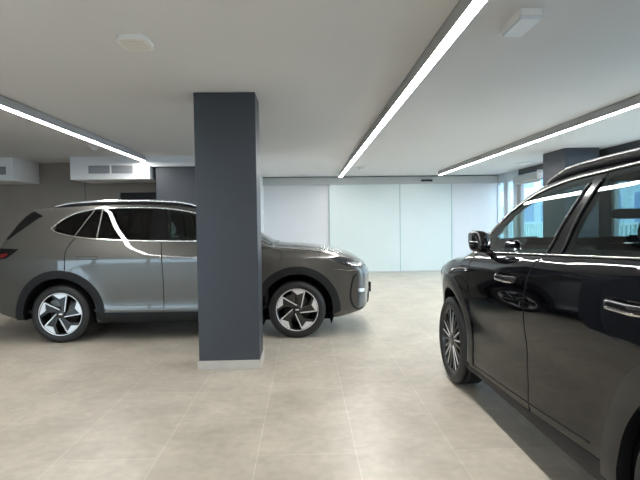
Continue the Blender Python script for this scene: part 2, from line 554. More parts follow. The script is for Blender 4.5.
def build_car(c, loc, rz):
    body = Body(c)
    car = empty('car', loc, rz)
    tag(car, c['label'], 'car')
    paint = M[c['paint']]
    wb, hz, rin, rout = c['wb'], c['hub_z'], c['r_in'], c['r_out']
    # ---- shell
    V, Q = surface_nets(body.F, (c['x0'], -1.10, 0.12), (c['x1'], 1.10, 1.86), 0.022)
    for _ in range(4):
        f = body.F(V[:, 0], V[:, 1], V[:, 2]); N = body.N(V)
        V = V - N * np.clip(f, -0.012, 0.012)[:, None]
    N = body.N(V)
    C = V[Q].mean(1); NC = body.N(C)
    kill = np.zeros(len(Q), bool)
    for hx in (0.0, wb):
        r = np.hypot(C[:, 0] - hx, C[:, 2] - hz)
        kill |= (r < rin + 0.012) & (np.abs(C[:, 1]) > 0.55)
        kill |= (np.abs(C[:, 0] - hx) < rin) & (C[:, 2] < hz) & (np.abs(C[:, 1]) > 0.55)
    for g in c['side_glass']:
        kill |= inpoly(C[:, 0], C[:, 2], g['poly']) & (np.abs(NC[:, 1]) > 0.45)
    for g in c['top_glass']:
        kill |= inpoly(C[:, 0], C[:, 1], g['hole']) & (NC[:, 2] > 0.12)
    under = (NC[:, 2] < -0.6) & ~kill
    shell = ~kill & ~under
    near = np.zeros(len(Q), bool)
    for g in c['side_glass']:
        near |= (seg_dist(C[:, 0], C[:, 2], np.array(g['poly'])) < 0.05) & (np.abs(NC[:, 1]) > 0.3)
    for g in c['top_glass']:
        near |= (seg_dist(C[:, 0], C[:, 1], np.array(g['hole'])) < 0.05) & (NC[:, 2] > 0.12)
    def sub(mask, name, matl, P, nn=None, flip=False):
        q = Q[mask]; u, inv = np.unique(q.ravel(), return_inverse=True); q = inv.reshape(q.shape)
        if flip: q = q[:, ::-1]
        me = bpy.data.meshes.new(name)
        me.from_pydata(P[u].tolist(), [], q.tolist()); me.update(); smooth(me)
        if nn is not None: me.normals_split_custom_set_from_vertices(nn[u].tolist())
        return link(name, me, matl, car)
    sub(shell, 'body_shell', paint, V, N)
    sub(under, 'underbody', M['cladding'], V, N)
    cab = shell & ~near & (C[:, 0] > -0.85) & (C[:, 0] < wb - 0.05) & (C[:, 2] > 0.36)
    sub(cab, 'cabin_lining', M['lining'], V - N * 0.035, -N, flip=True)
    # cabin floor and firewall
    box('cabin_floor', -0.75, wb - 0.3, -0.80, 0.80, 0.34, 0.37, M['lining'], car)
    box('firewall', wb - 0.40, wb - 0.36, -0.78, 0.78, 0.36, c['cowl_z'] - 0.10, M['lining'], car)
    # ---- wheels & wells
    for hx in (0.0, wb):
        for sd in (-1, 1):
            make_wheel(car, hx, sd * c['wheel_y'], hz, sd, c['tyre_r'], c['rim_r'], 0.22, c['wheel_style'], c['phase'][0 if hx == 0 else 1])
            a = np.linspace(math.radians(-25), math.radians(205), 40)
            bm = bmesh.new(); rows = []
            yo = float(min(abs(body.solve([hx], [hz + rin + 0.02], 'side', 1, 0.0)[0][1]), 0.93)) - 0.015
            for t in a:
                px, pz = hx + (rin + 0.02) * math.cos(t), hz + (rin + 0.02) * math.sin(t)
                yy = float(body.solve([px], [max(pz, 0.24)], 'side', 1, 0.0)[0][1]) - 0.012
                rows.append((bm.verts.new((px, sd * max(yy, 0.6), pz)), bm.verts.new((px, sd * 0.52, pz))))
            for i in range(len(rows) - 1):
                bm.faces.new((rows[i][0], rows[i + 1][0], rows[i + 1][1], rows[i][1]))
            bm.faces.new([r[1] for r in rows])
            bm_obj('wheel_well', bm, M['seam'], car)
    # ---- side panels, both sides
    for s in (-1, 1):
        doors = {}
        for d in c['doors']:
            o = overlay(d['name'], body, d['poly'], paint, car, 'side', s, 0.0025, 0.006)
            doors[d['name']] = o
            for sm_ in d['seams']:
                ribbon('door_seam', body, sm_, 0.009, M['seam'], o, 'side', s, 0.0015, 0.0022)
        for g in c['side_glass']:
            par = doors.get(g.get('door'), car)
            overlay(g['name'], body, g['poly'], M[g['mat']], par, 'side', s, 0.002, 0.0)
            ribbon('window_border', body, g['poly'], 0.075, M['seam'], par, 'side', s, -0.006, 0.001, smooth_path=False, closed=True)
        for p in c['side_panels']:
            overlay(p['name'], body, p['poly'], M[p['mat']] if p['mat'] != 'paint' else paint, doors.get(p.get('door'), car), 'side', s, p.get('off', 0.005), p.get('depth', 0.02), sp=p.get('sp', 0.035), edge=p.get('edge', 0.025))
        for r in c['side_strips']:
            ribbon(r['name'], body, r['path'], r['w'], M[r['mat']] if r['mat'] != 'paint' else paint, doors.get(r.get('door'), car), 'side', s, r.get('off', 0.003), r.get('h', 0.005), r.get('taper'), r.get('smooth', True))
        # arch cladding
        for hx, (a0, a1), nm in ((0.0, c['arch_ang'][0], 'rear'), (wb, c['arch_ang'][1], 'front')):
            ring = arch_ring(hx, hz, rin, rout, a0, a1)
            overlay('arch_cladding', body, ring, M[c['clad_mat']], car, 'side', s, c['ring_off'], 0.06, sp=0.035, edge=0.03)
        # roof rail
        xs_ = np.linspace(c['rail'][0], c['rail'][1], 40)
        ys_ = np.array([c['rail_y'](x) for x in xs_])
        rp = body.solve(xs_, s * ys_, 'top', 1, 0.0)
        lift = np.minimum(1, 9 * np.minimum(np.linspace(0, 1, 40), np.linspace(1, 0, 40)))
        rp[:, 2] += 0.004 + c['rail_lift'] * lift
        rail = tube('roof_rail', rp, 0.017, M[c['rail_mat']], car, 10, flat=0.9)
        rp2 = rp.copy(); rp2[:, 2] -= 0.5 * (0.004 + c['rail_lift'] * lift)
        tube('rail_base', rp2, 0.014, M['cladding'], rail, 8, flat=1.6)
        # handles
        for hx0, hx1, hzz, dn in c['handles']:
            par = doors[dn]
            if c['handle_style'] == 'flush':
                hp = [(hx0, hzz - 0.017), (hx1, hzz - 0.017), (hx1, hzz + 0.017), (hx0, hzz + 0.017)]
                overlay('door_handle', body, hp, paint, par, 'side', s, 0.004, 0.006, sp=0.03)
                ribbon('handle_gap', body, hp + [hp[0]], 0.005, M['seam'], par, 'side', s, 0.003, 0.0012, smooth_path=False)
            else:
                n = 14; pts = []; p2 = []
                for i in range(n):
                    t = i / (n - 1); xx = hx0 + (hx1 - hx0) * t
                    yy = float(body.solve([xx], [hzz], 'side', 1, 0)[0][1])
                    pts.append((xx, s * (yy - 0.006 + 0.050 * min(1, 5.0 * min(t, 1 - t)) ** 0.6), hzz + 0.004))
                    p2.append((xx, s * (yy - 0.004 + 0.057 * min(1, 5.0 * min(t, 1 - t)) ** 0.6), hzz - 0.008))
                hd = tube('door_handle', pts, 0.017, M['gloss_black'], par, 12, flat=1.25)
                tube('handle_trim', p2, 0.008, M['chrome'], hd, 8)
                p3 = [(a, b, z_ + 0.019) for a, b, z_ in p2]
                tube('handle_trim', p3, 0.004, M['chrome'], hd, 8)
                xm = 0.5 * (hx0 + hx1)
                cup = [(xm + 0.085 * math.cos(t), hzz - 0.012 + 0.038 * math.sin(t)) for t in np.linspace(0, 2 * PI, 24, endpoint=False)]
                overlay('handle_recess', body, cup, M['gloss_black'], par, 'side', s, 0.0035, 0.004, sp=0.03)
        # door mirror
        mx, my, mz, sx, sy, sz = c['mirror']
        mh = rbox('door_mirror', mx, s * my, mz, sx, sy, sz, M['gloss_black'] if c['paint'] == 'black_paint' else paint, car, 3.4, shear=0.25)
        n = 20
        if c['mirror_folded']:      # folded in: the glass faces the door
            ring = [(sx * 0.42 * math.copysign(abs(math.cos(t)) ** 0.6, math.cos(t)), sz * 0.40 * math.copysign(abs(math.sin(t)) ** 0.6, math.sin(t))) for t in np.linspace(0, 2 * PI, n, endpoint=False)]
            P1 = [(mx + p[0] + 0.25 * p[1], s * (my - sy * 0.5 - 0.004), mz + p[1]) for p in ring]
            P2 = [(q[0], s * (my - sy * 0.5 + 0.03), q[2]) for q in P1]
            ribs = [(mx - sx * 0.46, s * (my + sy * 0.36), mz - 0.002), (mx - sx * 0.2, s * (my + sy * 0.495), mz - 0.002), (mx + sx * 0.25, s * (my + sy * 0.495), mz - 0.002)]
            tube('indicator_strip', ribs, 0.006, M['rail_dark'], mh, 8)
        else:
            ring = [(sy * 0.43 * math.copysign(abs(math.cos(t)) ** 0.6, math.cos(t)), sz * 0.40 * math.copysign(abs(math.sin(t)) ** 0.6, math.sin(t))) for t in np.linspace(0, 2 * PI, n, endpoint=False)]
            P1 = [(mx - sx * 0.5 - 0.006 + 0.25 * p[1], s * my + p[0], mz + p[1]) for p in ring]
            P2 = [(q[0] + 0.036, q[1], q[2]) for q in P1]
        bm = bmesh.new()
        a = [bm.verts.new(q) for q in P1]; b = [bm.verts.new(q) for q in P2]
        bm.faces.new(a)
        for i in range(n): bm.faces.new((a[i], a[(i + 1) % n], b[(i + 1) % n], b[i]))
        bm_obj('mirror_glass', bm, M['mirror_glass'], mh)
        yb = float(body.solve([mx], [mz - sz * 0.5], 'side', 1, 0)[0][1])
        tube('mirror_stalk', [(mx, s * (yb - 0.03), mz - sz * 0.62), (mx, s * (yb + 0.03), mz - sz * 0.55), (mx, s * my, mz - sz * 0.3)], [0.05, 0.035, 0.03], M['gloss_black'], mh, 10, flat=0.6)
    # ---- top glass
    for g in c['top_glass']:
        overlay(g['name'], body, g['poly'], M[g['mat']], car, 'top', 1, 0.003, 0.0, sp=0.06, edge=0.04)
        for e in g.get('frame', []):
            ribbon('glass_surround', body, e, 0.05, M['gloss_black'], car, 'top', 1, 0.003, 0.003)
    for p in c['end_panels']:
        overlay(p['name'], body, p['poly'], M[p['mat']] if p['mat'] != 'paint' else paint, car, p['mode'], 1, p.get('off', 0.006), p.get('depth', 0.02), sp=0.05, edge=0.03)
    for r in c['top_strips']:
        ribbon(r['name'], body, r['path'], r['w'], M[r['mat']], car, 'top', 1, 0.0015, 0.002)
    # plates
    for nm, px, pz, d in (('front_plate', c['plate_f'][0], c['plate_f'][1], 1), ('rear_plate', c['plate_r'][0], c['plate_r'][1], -1)):
        box(nm, min(px, px + 0.03 * d), max(px, px + 0.03 * d), -0.26, 0.26, pz - 0.065, pz + 0.065, M['gloss_black'], car, 0.006)
    # ---- interior
    sm_ = M[c['seat_mat']]
    make_seat(car, c['seat_x'], -0.37, 0.52, sm_); make_seat(car, c['seat_x'], 0.37, 0.52, sm_)
    make_seat(car, c['seat_x'] - 0.92, 0.0, 1.30, sm_, True)
    dz = c['cowl_z']
    dash = rbox('dashboard', wb - 0.62, 0, dz - 0.17, 0.50, 1.46, 0.30, M['dash'], car, 4.0)
    box('display_screen', wb - 0.88, wb - 0.855, -0.18, 0.18, dz - 0.10, dz + 0.08, M['screen'], dash, 0.004)
    wy = 0.37
    # steering wheel
    ring = []
    Rm = Matrix.Rotation(math.radians(-22), 3, 'Y')
    cen = Vector((wb - 1.02, wy, dz - 0.12))
    for i in range(33):
        t = 2 * PI * i / 32
        ring.append(tuple(cen + Rm @ Vector((0, 0.18 * math.cos(t), 0.18 * math.sin(t)))))
    sw = tube('steering_wheel', ring, 0.015, M['dash'], car, 8, caps=False)
    rbox('wheel_hub', cen.x, cen.y, cen.z, 0.06, 0.17, 0.12, M['dash'], sw, 3.0, n=6, rot=Rm)
    tube('steering_spoke', [tuple(cen + Rm @ Vector((0, -0.175, 0))), tuple(cen), tuple(cen + Rm @ Vector((0, 0.175, 0)))], 0.016, M['dash'], sw, 8)
    tube('steering_column', [tuple(cen), (wb - 0.75, wy, dz - 0.20)], 0.035, M['dash'], sw, 10)
    box('centre_console', 0.45, wb - 0.7, -0.11, 0.11, 0.36, 0.66, M['dash'], car, 0.02)
    rbox('rear_view_mirror', c['rvm'][0], 0, c['rvm'][1], 0.04, 0.24, 0.07, M['dash'], car, 4.0, n=6)
    return car, body

#@@PARAMS
# ------------------------------------------------------------------ grey SUV
WBg = 2.805
g_up = [(-0.115, 1.375), (-0.07, 1.425), (0.01, 1.482), (0.14, 1.54), (0.32, 1.575), (0.44, 1.585), (0.72, 1.592), (1.02, 1.588), (1.32, 1.562), (1.61, 1.502), (1.82, 1.42), (2.02, 1.31), (2.20, 1.20)]
g_lo = [(-0.13, 1.345), (-0.07, 1.315), (0.03, 1.285), (0.18, 1.255), (0.46, 1.222), (0.85, 1.203), (1.06, 1.196), (1.62, 1.186), (2.20, 1.175)]
def between(up, lo, xa, xb, fx=0.0, inset=0.0):
    """closed outline between an upper and a lower curve, ends slanted: xa,xb = (x at bottom, x at top)"""
    U = spline(up, 0.03); L = spline(lo, 0.03)
    zu = lambda x: float(np.interp(x, U[:, 0], U[:, 1])) - inset
    zl = lambda x: float(np.interp(x, L[:, 0], L[:, 1])) + inset
    n = 14
    xl = np.linspace(xa[0], xb[0], n); xu = np.linspace(xb[1], xa[1], n)
    return [(x, zl(x)) for x in xl] + [(x, zu(x)) for x in xu]

def door_poly(pts): return spline(pts, 0.03, True)

g = dict(
    label='metallic grey SUV parked side-on behind the dark square pillar', paint='grey_paint', ring_off=0.012,
    wb=WBg, hub_z=0.342, tyre_r=0.345, rim_r=0.256, r_in=0.432, r_out=0.525, wheel_y=0.815, wheel_style='blades', phase=(93, 88),
    belt=1.20, x0=-1.1, x1=3.95, flare=0.016,
    top=[(-1.15, 0.95), (-0.98, 1.04), (-0.90, 1.12), (-0.80, 1.20), (-0.70, 1.33), (-0.56, 1.54), (-0.47, 1.605), (-0.30, 1.638), (0.0, 1.665), (0.45, 1.685), (0.85, 1.685), (1.25, 1.665), (1.55, 1.615), (1.75, 1.54), (2.10, 1.36), (2.42, 1.185), (2.54, 1.135), (2.64, 1.125), (2.95, 1.105), (3.25, 1.055), (3.50, 0.985), (3.66, 0.905), (3.78, 0.80), (3.95, 0.62)],
    bottom=[(-1.1, 0.44), (-0.80, 0.36), (-0.45, 0.27), (0.4, 0.215), (2.3, 0.205), (3.15, 0.215), (3.35, 0.25), (3.6, 0.305), (3.95, 0.36)],
    nose=[(0.0, 3.50), (0.2, 3.66), (0.30, 3.735), (0.45, 3.76), (0.60, 3.76), (0.75, 3.765), (0.85, 3.74), (0.95, 3.66), (1.10, 3.5)],
    tail=[(0.1, -0.84), (0.30, -0.90), (0.55, -0.945), (0.80, -0.95), (1.0, -0.93), (1.15, -0.88), (1.4, -0.74)],
    section=[(0.0, 0.84), (0.20, 0.875), (0.28, 0.915), (0.36, 0.925), (0.46, 0.918), (0.58, 0.926), (0.78, 0.940), (0.92, 0.945), (0.985, 0.943), (1.06, 0.925), (1.19, 0.878), (1.32, 0.825), (1.58, 0.70), (1.72, 0.62)],
    taper_low=[(-1.1, 0.86), (-0.8, 0.93), (-0.45, 0.975), (0.1, 1.0), (2.2, 1.0), (2.8, 0.99), (3.2, 0.965), (3.6, 0.93), (3.9, 0.89)],
    taper_up=[(-1.1, 0.86), (-0.6, 0.91), (0.0, 0.965), (0.6, 1.0), (1.6, 1.0), (2.2, 0.99), (2.8, 0.97), (3.9, 0.86)],
    crown=0.055, bow_f=0.17, bow_r=0.15, cowl_z=1.12,
    clad_mat='cladding',
    arch_ang=(((-8, -2), (188, 187)), ((-9, -3), (188, 183))),
    rail=(-0.20, 1.72), rail_lift=0.035, rail_y=lambda x: 0.615 - 0.03 * max(0, (0.3 - x)), rail_mat='chrome',
    handles=[(0.22, 0.46, 1.005, 'rear_door'), (1.32, 1.56, 0.995, 'front_door')], handle_style='flush',
    mirror=(2.02, 1.02, 1.235, 0.16, 0.20, 0.14), mirror_folded=False,
    seat_mat='seat_grey', seat_x=1.45, rvm=(1.86, 1.40),
    plate_f=(3.755, 0.52), plate_r=(-0.955, 0.80),
)
g['side_glass'] = [
    dict(name='quarter_glass', poly=between(g_up, g_lo, (-0.10, -0.10), (0.16, 0.335)), mat='glass_privacy'),
    dict(name='rear_window', poly=between(g_up, g_lo, (0.175, 0.35), (1.055, 1.06)), mat='glass_privacy', door='rear_door'),
    dict(name='front_window', poly=between(g_up, g_lo, (1.275, 1.235), (2.15, 2.16)), mat='glass_green', door='front_door'),
]
g['doors'] = [
    dict(name='rear_door', poly=densify([(0.20, 1.235), (0.12, 1.17), (0.085, 1.08), (0.085, 0.93), (0.085, 0.845), (0.25, 0.785), (0.38, 0.68), (0.45, 0.57), (0.49, 0.46), (0.505, 0.375), (1.212, 0.375), (1.216, 0.70), (1.205, 1.0), (1.19, 1.185), (0.85, 1.192), (0.46, 1.212)], 0.03),
         seams=[[(0.17, 1.25), (0.115, 1.17), (0.08, 1.08), (0.078, 0.93), (0.078, 0.865)], [(1.196, 1.19), (1.211, 1.0), (1.222, 0.70), (1.218, 0.37), (1.218, 0.32)]]),
    dict(name='front_door', poly=densify([(1.20, 1.182), (1.217, 1.0), (1.228, 0.70), (1.224, 0.375), (2.22, 0.365), (2.27, 0.60), (2.26, 0.90), (2.22, 1.14), (1.62, 1.176)], 0.03),
         seams=[[(2.20, 1.165), (2.265, 0.92), (2.277, 0.62), (2.225, 0.365)]]),
]
g['side_panels'] = [
    dict(name='pillar_trim', poly=between(g_up, g_lo, (1.055, 1.06), (1.275, 1.235)), mat='gloss_black', off=0.003, depth=0.004),
    dict(name='window_divider', poly=between(g_up, g_lo, (0.155, 0.33), (0.178, 0.353)), mat='gloss_black', off=0.003, depth=0.004),
    dict(name='sill_cladding', poly=[(0.46, 0.355), (2.40, 0.345), (2.38, 0.235), (2.3, 0.228), (0.5, 0.24), (0.44, 0.28)], mat='cladding', off=0.012, depth=0.05, sp=0.02, edge=0.025),
    dict(name='spoiler_fin', poly=[(-0.44, 1.563), (-0.40, 1.572), (-0.28, 1.512), (-0.335, 1.487), (-0.655, 1.235), (-0.70, 1.24), (-0.52, 1.47)], mat='gloss_black', off=0.006, depth=0.02, sp=0.03, edge=0.02),
    dict(name='tail_light', poly=[(-0.80, 1.135), (-0.49, 1.122), (-0.53, 1.085), (-0.62, 1.015), (-0.80, 1.0)], mat='gloss_black', off=0.008, depth=0.02),
    dict(name='tail_light_lens', poly=[(-0.71, 1.062), (-0.60, 1.075), (-0.635, 1.028), (-0.70, 1.02)], mat='red_lens', off=0.012, depth=0.006),
    dict(name='headlight', poly=[(3.18, 0.982), (3.30, 0.975), (3.45, 0.945), (3.62, 0.895), (3.66, 0.855), (3.55, 0.845), (3.42, 0.858), (3.32, 0.895)], mat='lamp_lens', off=0.005, depth=0.015, sp=0.025),
    dict(name='lamp_reflector', poly=[(3.40, 0.905), (3.50, 0.905), (3.60, 0.878), (3.62, 0.862), (3.54, 0.86), (3.44, 0.872)], mat='lamp_bright', off=0.008, depth=0.004, sp=0.02),
    dict(name='bumper_vent', poly=[(3.52, 0.735), (3.64, 0.745), (3.66, 0.60), (3.62, 0.52), (3.64, 0.43), (3.60, 0.36), (3.53, 0.345), (3.475, 0.42), (3.465, 0.52), (3.485, 0.66)], mat='paint', off=0.004, depth=0.01, sp=0.025),
    dict(name='bumper_blade', poly=[(3.55, 0.58), (3.64, 0.575), (3.63, 0.535), (3.55, 0.54)], mat='lamp_bright', off=0.008, depth=0.006, sp=0.02),
    dict(name='front_lip', poly=[(3.26, 0.30), (3.45, 0.33), (3.60, 0.375), (3.66, 0.39), (3.64, 0.345), (3.45, 0.275), (3.28, 0.235)], mat='paint', off=0.008, depth=0.02),
]
chrome_loop_lo = [(-0.135, 1.35)] + g_lo[1:]
g['side_strips'] = [
    dict(name='belt_trim', path=[(-0.150, 1.352), (-0.09, 1.318)] + g_lo[2:], w=0.016, mat='chrome', off=0.003, h=0.006),
    dict(name='window_top_trim', path=[(-0.150, 1.358), (-0.075, 1.43), (0.01, 1.49), (0.14, 1.550), (0.32, 1.587), (0.44, 1.597), (0.72, 1.604), (1.02, 1.600), (1.32, 1.575), (1.61, 1.516), (1.82, 1.434), (2.02, 1.325), (2.20, 1.21)], w=0.022, mat='chrome', off=0.003, h=0.006),
    dict(name='window_divider_trim', path=[(0.425, 1.225), (0.437, 1.40), (0.445, 1.58)], w=0.016, mat='grey_trim', off=0.004, h=0.003, door='rear_door'),
    dict(name='window_divider_trim', path=[(0.155, 1.262), (0.25, 1.42), (0.345, 1.572)], w=0.012, mat='grey_trim', off=0.004, h=0.003),
    dict(name='sill_trim', path=[(0.53, 0.385), (1.2, 0.378), (2.30, 0.372)], w=0.022, mat='grey_trim', off=0.006, h=0.008),
    dict(name='charge_flap', path=[(2.36, 1.06), (2.40, 1.085), (2.56, 1.07), (2.62, 1.04), (2.63, 0.98), (2.60, 0.935)], w=0.005, mat='seam', off=0.001, h=0.0015),
    dict(name='bumper_crease', path=[(3.22, 0.80), (3.34, 0.815), (3.42, 0.795), (3.50, 0.80), (3.60, 0.795)], w=0.02, mat='paint', off=0.001, h=0.006, taper=[(0, 0.2), (0.2, 1), (0.8, 1), (1, 0.3)]),
    dict(name='vent_edge', path=[(3.535, 0.75), (3.50, 0.735), (3.475, 0.66), (3.455, 0.52), (3.465, 0.42), (3.525, 0.335), (3.62, 0.345)], w=0.022, mat='cladding', off=0.003, h=0.006),
    dict(name='hood_seam', path=[(2.30, 1.105), (2.60, 1.085), (3.0, 1.045), (3.20, 0.995)], w=0.006, mat='seam', off=0.001, h=0.0015),
]
g['top_glass'] = [
    dict(name='windshield', poly=[(1.74, -0.56), (1.74, 0.56), (2.12, 0.66), (2.46, 0.73), (2.50, 0.4), (2.52, 0.0), (2.50, -0.4), (2.46, -0.73), (2.12, -0.66)], hole=[(1.78, -0.53), (1.78, 0.53), (2.12, 0.62), (2.42, 0.68), (2.46, 0.0), (2.42, -0.68), (2.12, -0.62)], mat='glass_green',
         frame=[[(1.76, -0.57), (2.12, -0.665), (2.48, -0.745)], [(1.76, 0.57), (2.12, 0.665), (2.48, 0.745)], [(2.49, -0.74), (2.52, -0.4), (2.535, 0), (2.52, 0.4), (2.49, 0.74)], [(1.74, -0.57), (1.73, 0), (1.74, 0.57)]]),
    dict(name='rear_glass', poly=[(-0.57, -0.55), (-0.57, 0.55), (-0.76, 0.60), (-0.79, 0.0), (-0.76, -0.60)], hole=[(-0.60, -0.50), (-0.60, 0.50), (-0.73, 0.54), (-0.75, 0.0), (-0.73, -0.54)], mat='glass_privacy'),
]
g['end_panels'] = [
    dict(name='lower_grille', mode='front', poly=[(-0.55, 0.36), (0.55, 0.36), (0.60, 0.46), (0.50, 0.53), (-0.50, 0.53), (-0.60, 0.46)], mat='cladding'),
    dict(name='light_bar', mode='front', poly=[(-0.55, 0.835), (0.55, 0.835), (0.55, 0.86), (-0.55, 0.86)], mat='lamp_lens'),
    dict(name='tail_light_bar', mode='rear', poly=[(-0.74, 1.0), (0.74, 1.0), (0.74, 1.08), (-0.74, 1.08)], mat='red_lens'),
]
g['top_strips'] = [dict(name='wiper', path=[(2.50, -0.62), (2.53, -0.2), (2.52, 0.3)], w=0.03, mat='cladding')]

# ------------------------------------------------------------------ black SUV
WBb = 2.75
b_up = [(0.0, 1.55), (0.3, 1.605), (0.56, 1.622), (0.97, 1.605), (1.22, 1.592), (1.50, 1.552), (1.72, 1.486), (1.92, 1.392), (2.08, 1.288), (2.22, 1.170)]
b_lo = [(x, 1.15 + 0.045 * (2.22 - x)) for x in (-0.45, 0.0, 0.5, 1.0, 1.5, 1.95, 2.22)]
b = dict(
    label='glossy black SUV parked on the right, nose towards the white back wall', paint='black_paint', section_sigma=0.012, belt_shift=[(-0.6, 0.087), (3.0, -0.075)], ring_off=0.008,
    wb=WBb, hub_z=0.365, tyre_r=0.368, rim_r=0.275, r_in=0.45, r_out=0.565, wheel_y=0.825, wheel_style='twin', phase=(90, 90),
    belt=1.21, x0=-1.15, x1=3.90, flare=0.009,
    top=[(-1.15, 0.95), (-0.98, 1.05), (-0.92, 1.12), (-0.84, 1.20), (-0.74, 1.38), (-0.62, 1.58), (-0.52, 1.645), (-0.30, 1.675), (0.1, 1.70), (0.5, 1.708), (0.85, 1.708), (1.2, 1.703), (1.5, 1.672), (1.75, 1.608), (2.05, 1.465), (2.35, 1.262), (2.48, 1.175), (2.62, 1.14), (2.90, 1.105), (3.20, 1.035), (3.42, 0.955), (3.58, 0.87), (3.70, 0.77), (3.9, 0.6)],
    bottom=[(-1.1, 0.42), (-0.80, 0.36), (-0.45, 0.28), (0.4, 0.225), (2.3, 0.215), (3.2, 0.235), (3.4, 0.28), (3.65, 0.35), (3.9, 0.45)],
    nose=[(0.0, 3.40), (0.2, 3.52), (0.32, 3.62), (0.45, 3.66), (0.60, 3.68), (0.78, 3.69), (0.90, 3.66), (1.0, 3.58), (1.12, 3.42)],
    tail=[(0.1, -0.84), (0.30, -0.92), (0.55, -0.965), (0.80, -0.97), (1.0, -0.95), (1.15, -0.90), (1.4, -0.76)],
    section=[(0.0, 0.86), (0.22, 0.905), (0.30, 0.920), (0.38, 0.922), (0.46, 0.917), (0.62, 0.917), (0.80, 0.938), (0.94, 0.950), (1.00, 0.948), (1.09, 0.941), (1.135, 0.928), (1.162, 0.909), (1.178, 0.888), (1.20, 0.873), (1.34, 0.826), (1.47, 0.770), (1.60, 0.698), (1.74, 0.60)],
    taper_low=[(-1.1, 0.86), (-0.8, 0.93), (-0.45, 0.975), (0.1, 1.0), (2.2, 1.0), (2.65, 0.992), (3.0, 0.962), (3.4, 0.885), (3.9, 0.76)],
    taper_up=[(-1.1, 0.86), (-0.6, 0.92), (0.0, 0.975), (0.6, 1.0), (1.6, 1.0), (2.2, 0.985), (2.8, 0.96), (3.9, 0.84)],
    crown=0.055, bow_f=0.25, bow_r=0.15, cowl_z=1.14,
    clad_mat='cladding_satin',
    arch_ang=(((-8, -6), (188, 186)), ((-8, -6), (188, 186))),
    rail=(-0.45, 1.62), rail_lift=0.03, rail_y=lambda x: 0.635 - 0.03 * max(0, (0.2 - x)), rail_mat='rail_dark',
    handles=[(0.22, 0.48, 1.05, 'rear_door'), (1.37, 1.62, 1.035, 'front_door')], handle_style='bar',
    mirror=(1.91, 0.985, 1.245, 0.20, 0.10, 0.15), mirror_folded=True,
    seat_mat='seat', seat_x=1.42, rvm=(1.80, 1.42),
    plate_f=(3.69, 0.55), plate_r=(-0.975, 0.80),
)
b['side_glass'] = [
    dict(name='rear_window', poly=between(b_up, b_lo, (-0.05, 0.05), (0.99, 0.885)), mat='glass_half', door='rear_door'),
    dict(name='front_window', poly=between(b_up, b_lo, (1.145, 0.985), (2.16, 2.17)), mat='glass_clear', door='front_door'),
]
b['doors'] = [
    dict(name='rear_door', poly=densify([(-0.05, 1.245), (-0.06, 1.05), (0.02, 0.90), (0.20, 0.87), (0.38, 0.76), (0.48, 0.63), (0.53, 0.50), (0.545, 0.40), (0.56, 0.38), (1.258, 0.335), (1.285, 0.55), (1.285, 0.80), (1.245, 1.02), (1.165, 1.185), (0.38, 1.215)], 0.03),
         seams=[[(-0.055, 1.25), (-0.068, 1.05), (0.01, 0.915)], [(1.06, 1.40), (1.12, 1.27), (1.175, 1.175), (1.252, 1.02), (1.292, 0.80), (1.292, 0.55), (1.264, 0.33), (1.25, 0.26)]]),
    dict(name='front_door', poly=densify([(1.178, 1.182), (1.258, 1.02), (1.299, 0.80), (1.299, 0.55), (1.272, 0.335), (2.20, 0.29), (2.26, 0.60), (2.25, 0.90), (2.20, 1.125), (1.95, 1.15)], 0.03),
         seams=[[(2.19, 1.14), (2.257, 0.92), (2.267, 0.62), (2.207, 0.29)]]),
]
b['side_panels'] = [
    dict(name='pillar_trim', poly=between(b_up, b_lo, (0.99, 0.885), (1.145, 0.985)), mat='gloss_black', off=0.004, depth=0.004),
    dict(name='quarter_trim', poly=[(-0.05, 1.262), (-0.30, 1.30), (-0.18, 1.44), (0.0, 1.545), (0.05, 1.55)], mat='gloss_black', off=0.003, depth=0.004),
    dict(name='sill_cladding', poly=[(0.52, 0.355), (1.26, 0.305), (2.30, 0.265), (2.36, 0.33), (2.34, 0.235), (0.60, 0.25), (0.53, 0.30)], mat='cladding', off=0.006, depth=0.05, sp=0.016, edge=0.02),
    dict(name='headlight', poly=[(3.20, 0.985), (3.35, 0.97), (3.50, 0.92), (3.52, 0.85), (3.42, 0.85), (3.30, 0.90)], mat='lamp_lens', off=0.005, depth=0.015),
    dict(name='tail_light', poly=[(-0.80, 1.12), (-0.50, 1.12), (-0.56, 1.02), (-0.80, 1.0)], mat='red_lens', off=0.008, depth=0.02),
]
b['side_strips'] = [
    dict(name='belt_trim', path=b_lo, w=0.010, mat='chrome', off=0.003, h=0.006),
    dict(name='window_top_trim', path=[(-0.30, 1.32), (-0.17, 1.46), (0.0, 1.567), (0.3, 1.620), (0.56, 1.637), (0.97, 1.620), (1.22, 1.607), (1.50, 1.567), (1.72, 1.501), (1.92, 1.407), (2.08, 1.303), (2.21, 1.18)], w=0.017, mat='chrome', off=0.003, h=0.007),
    dict(name='door_lower_crease', path=[(0.66, 0.395), (1.28, 0.352), (2.18, 0.305)], w=0.008, mat='seam', off=0.003, h=0.001),
    dict(name='pillar_trim_edge', path=[(0.895, 1.585), (0.95, 1.40), (1.00, 1.21)], w=0.012, mat='gloss_black', off=0.006, h=0.006),
    dict(name='window_frame', path=[(0.995, 1.575), (1.07, 1.38), (1.15, 1.20)], w=0.018, mat='gloss_black', off=0.006, h=0.006),
]
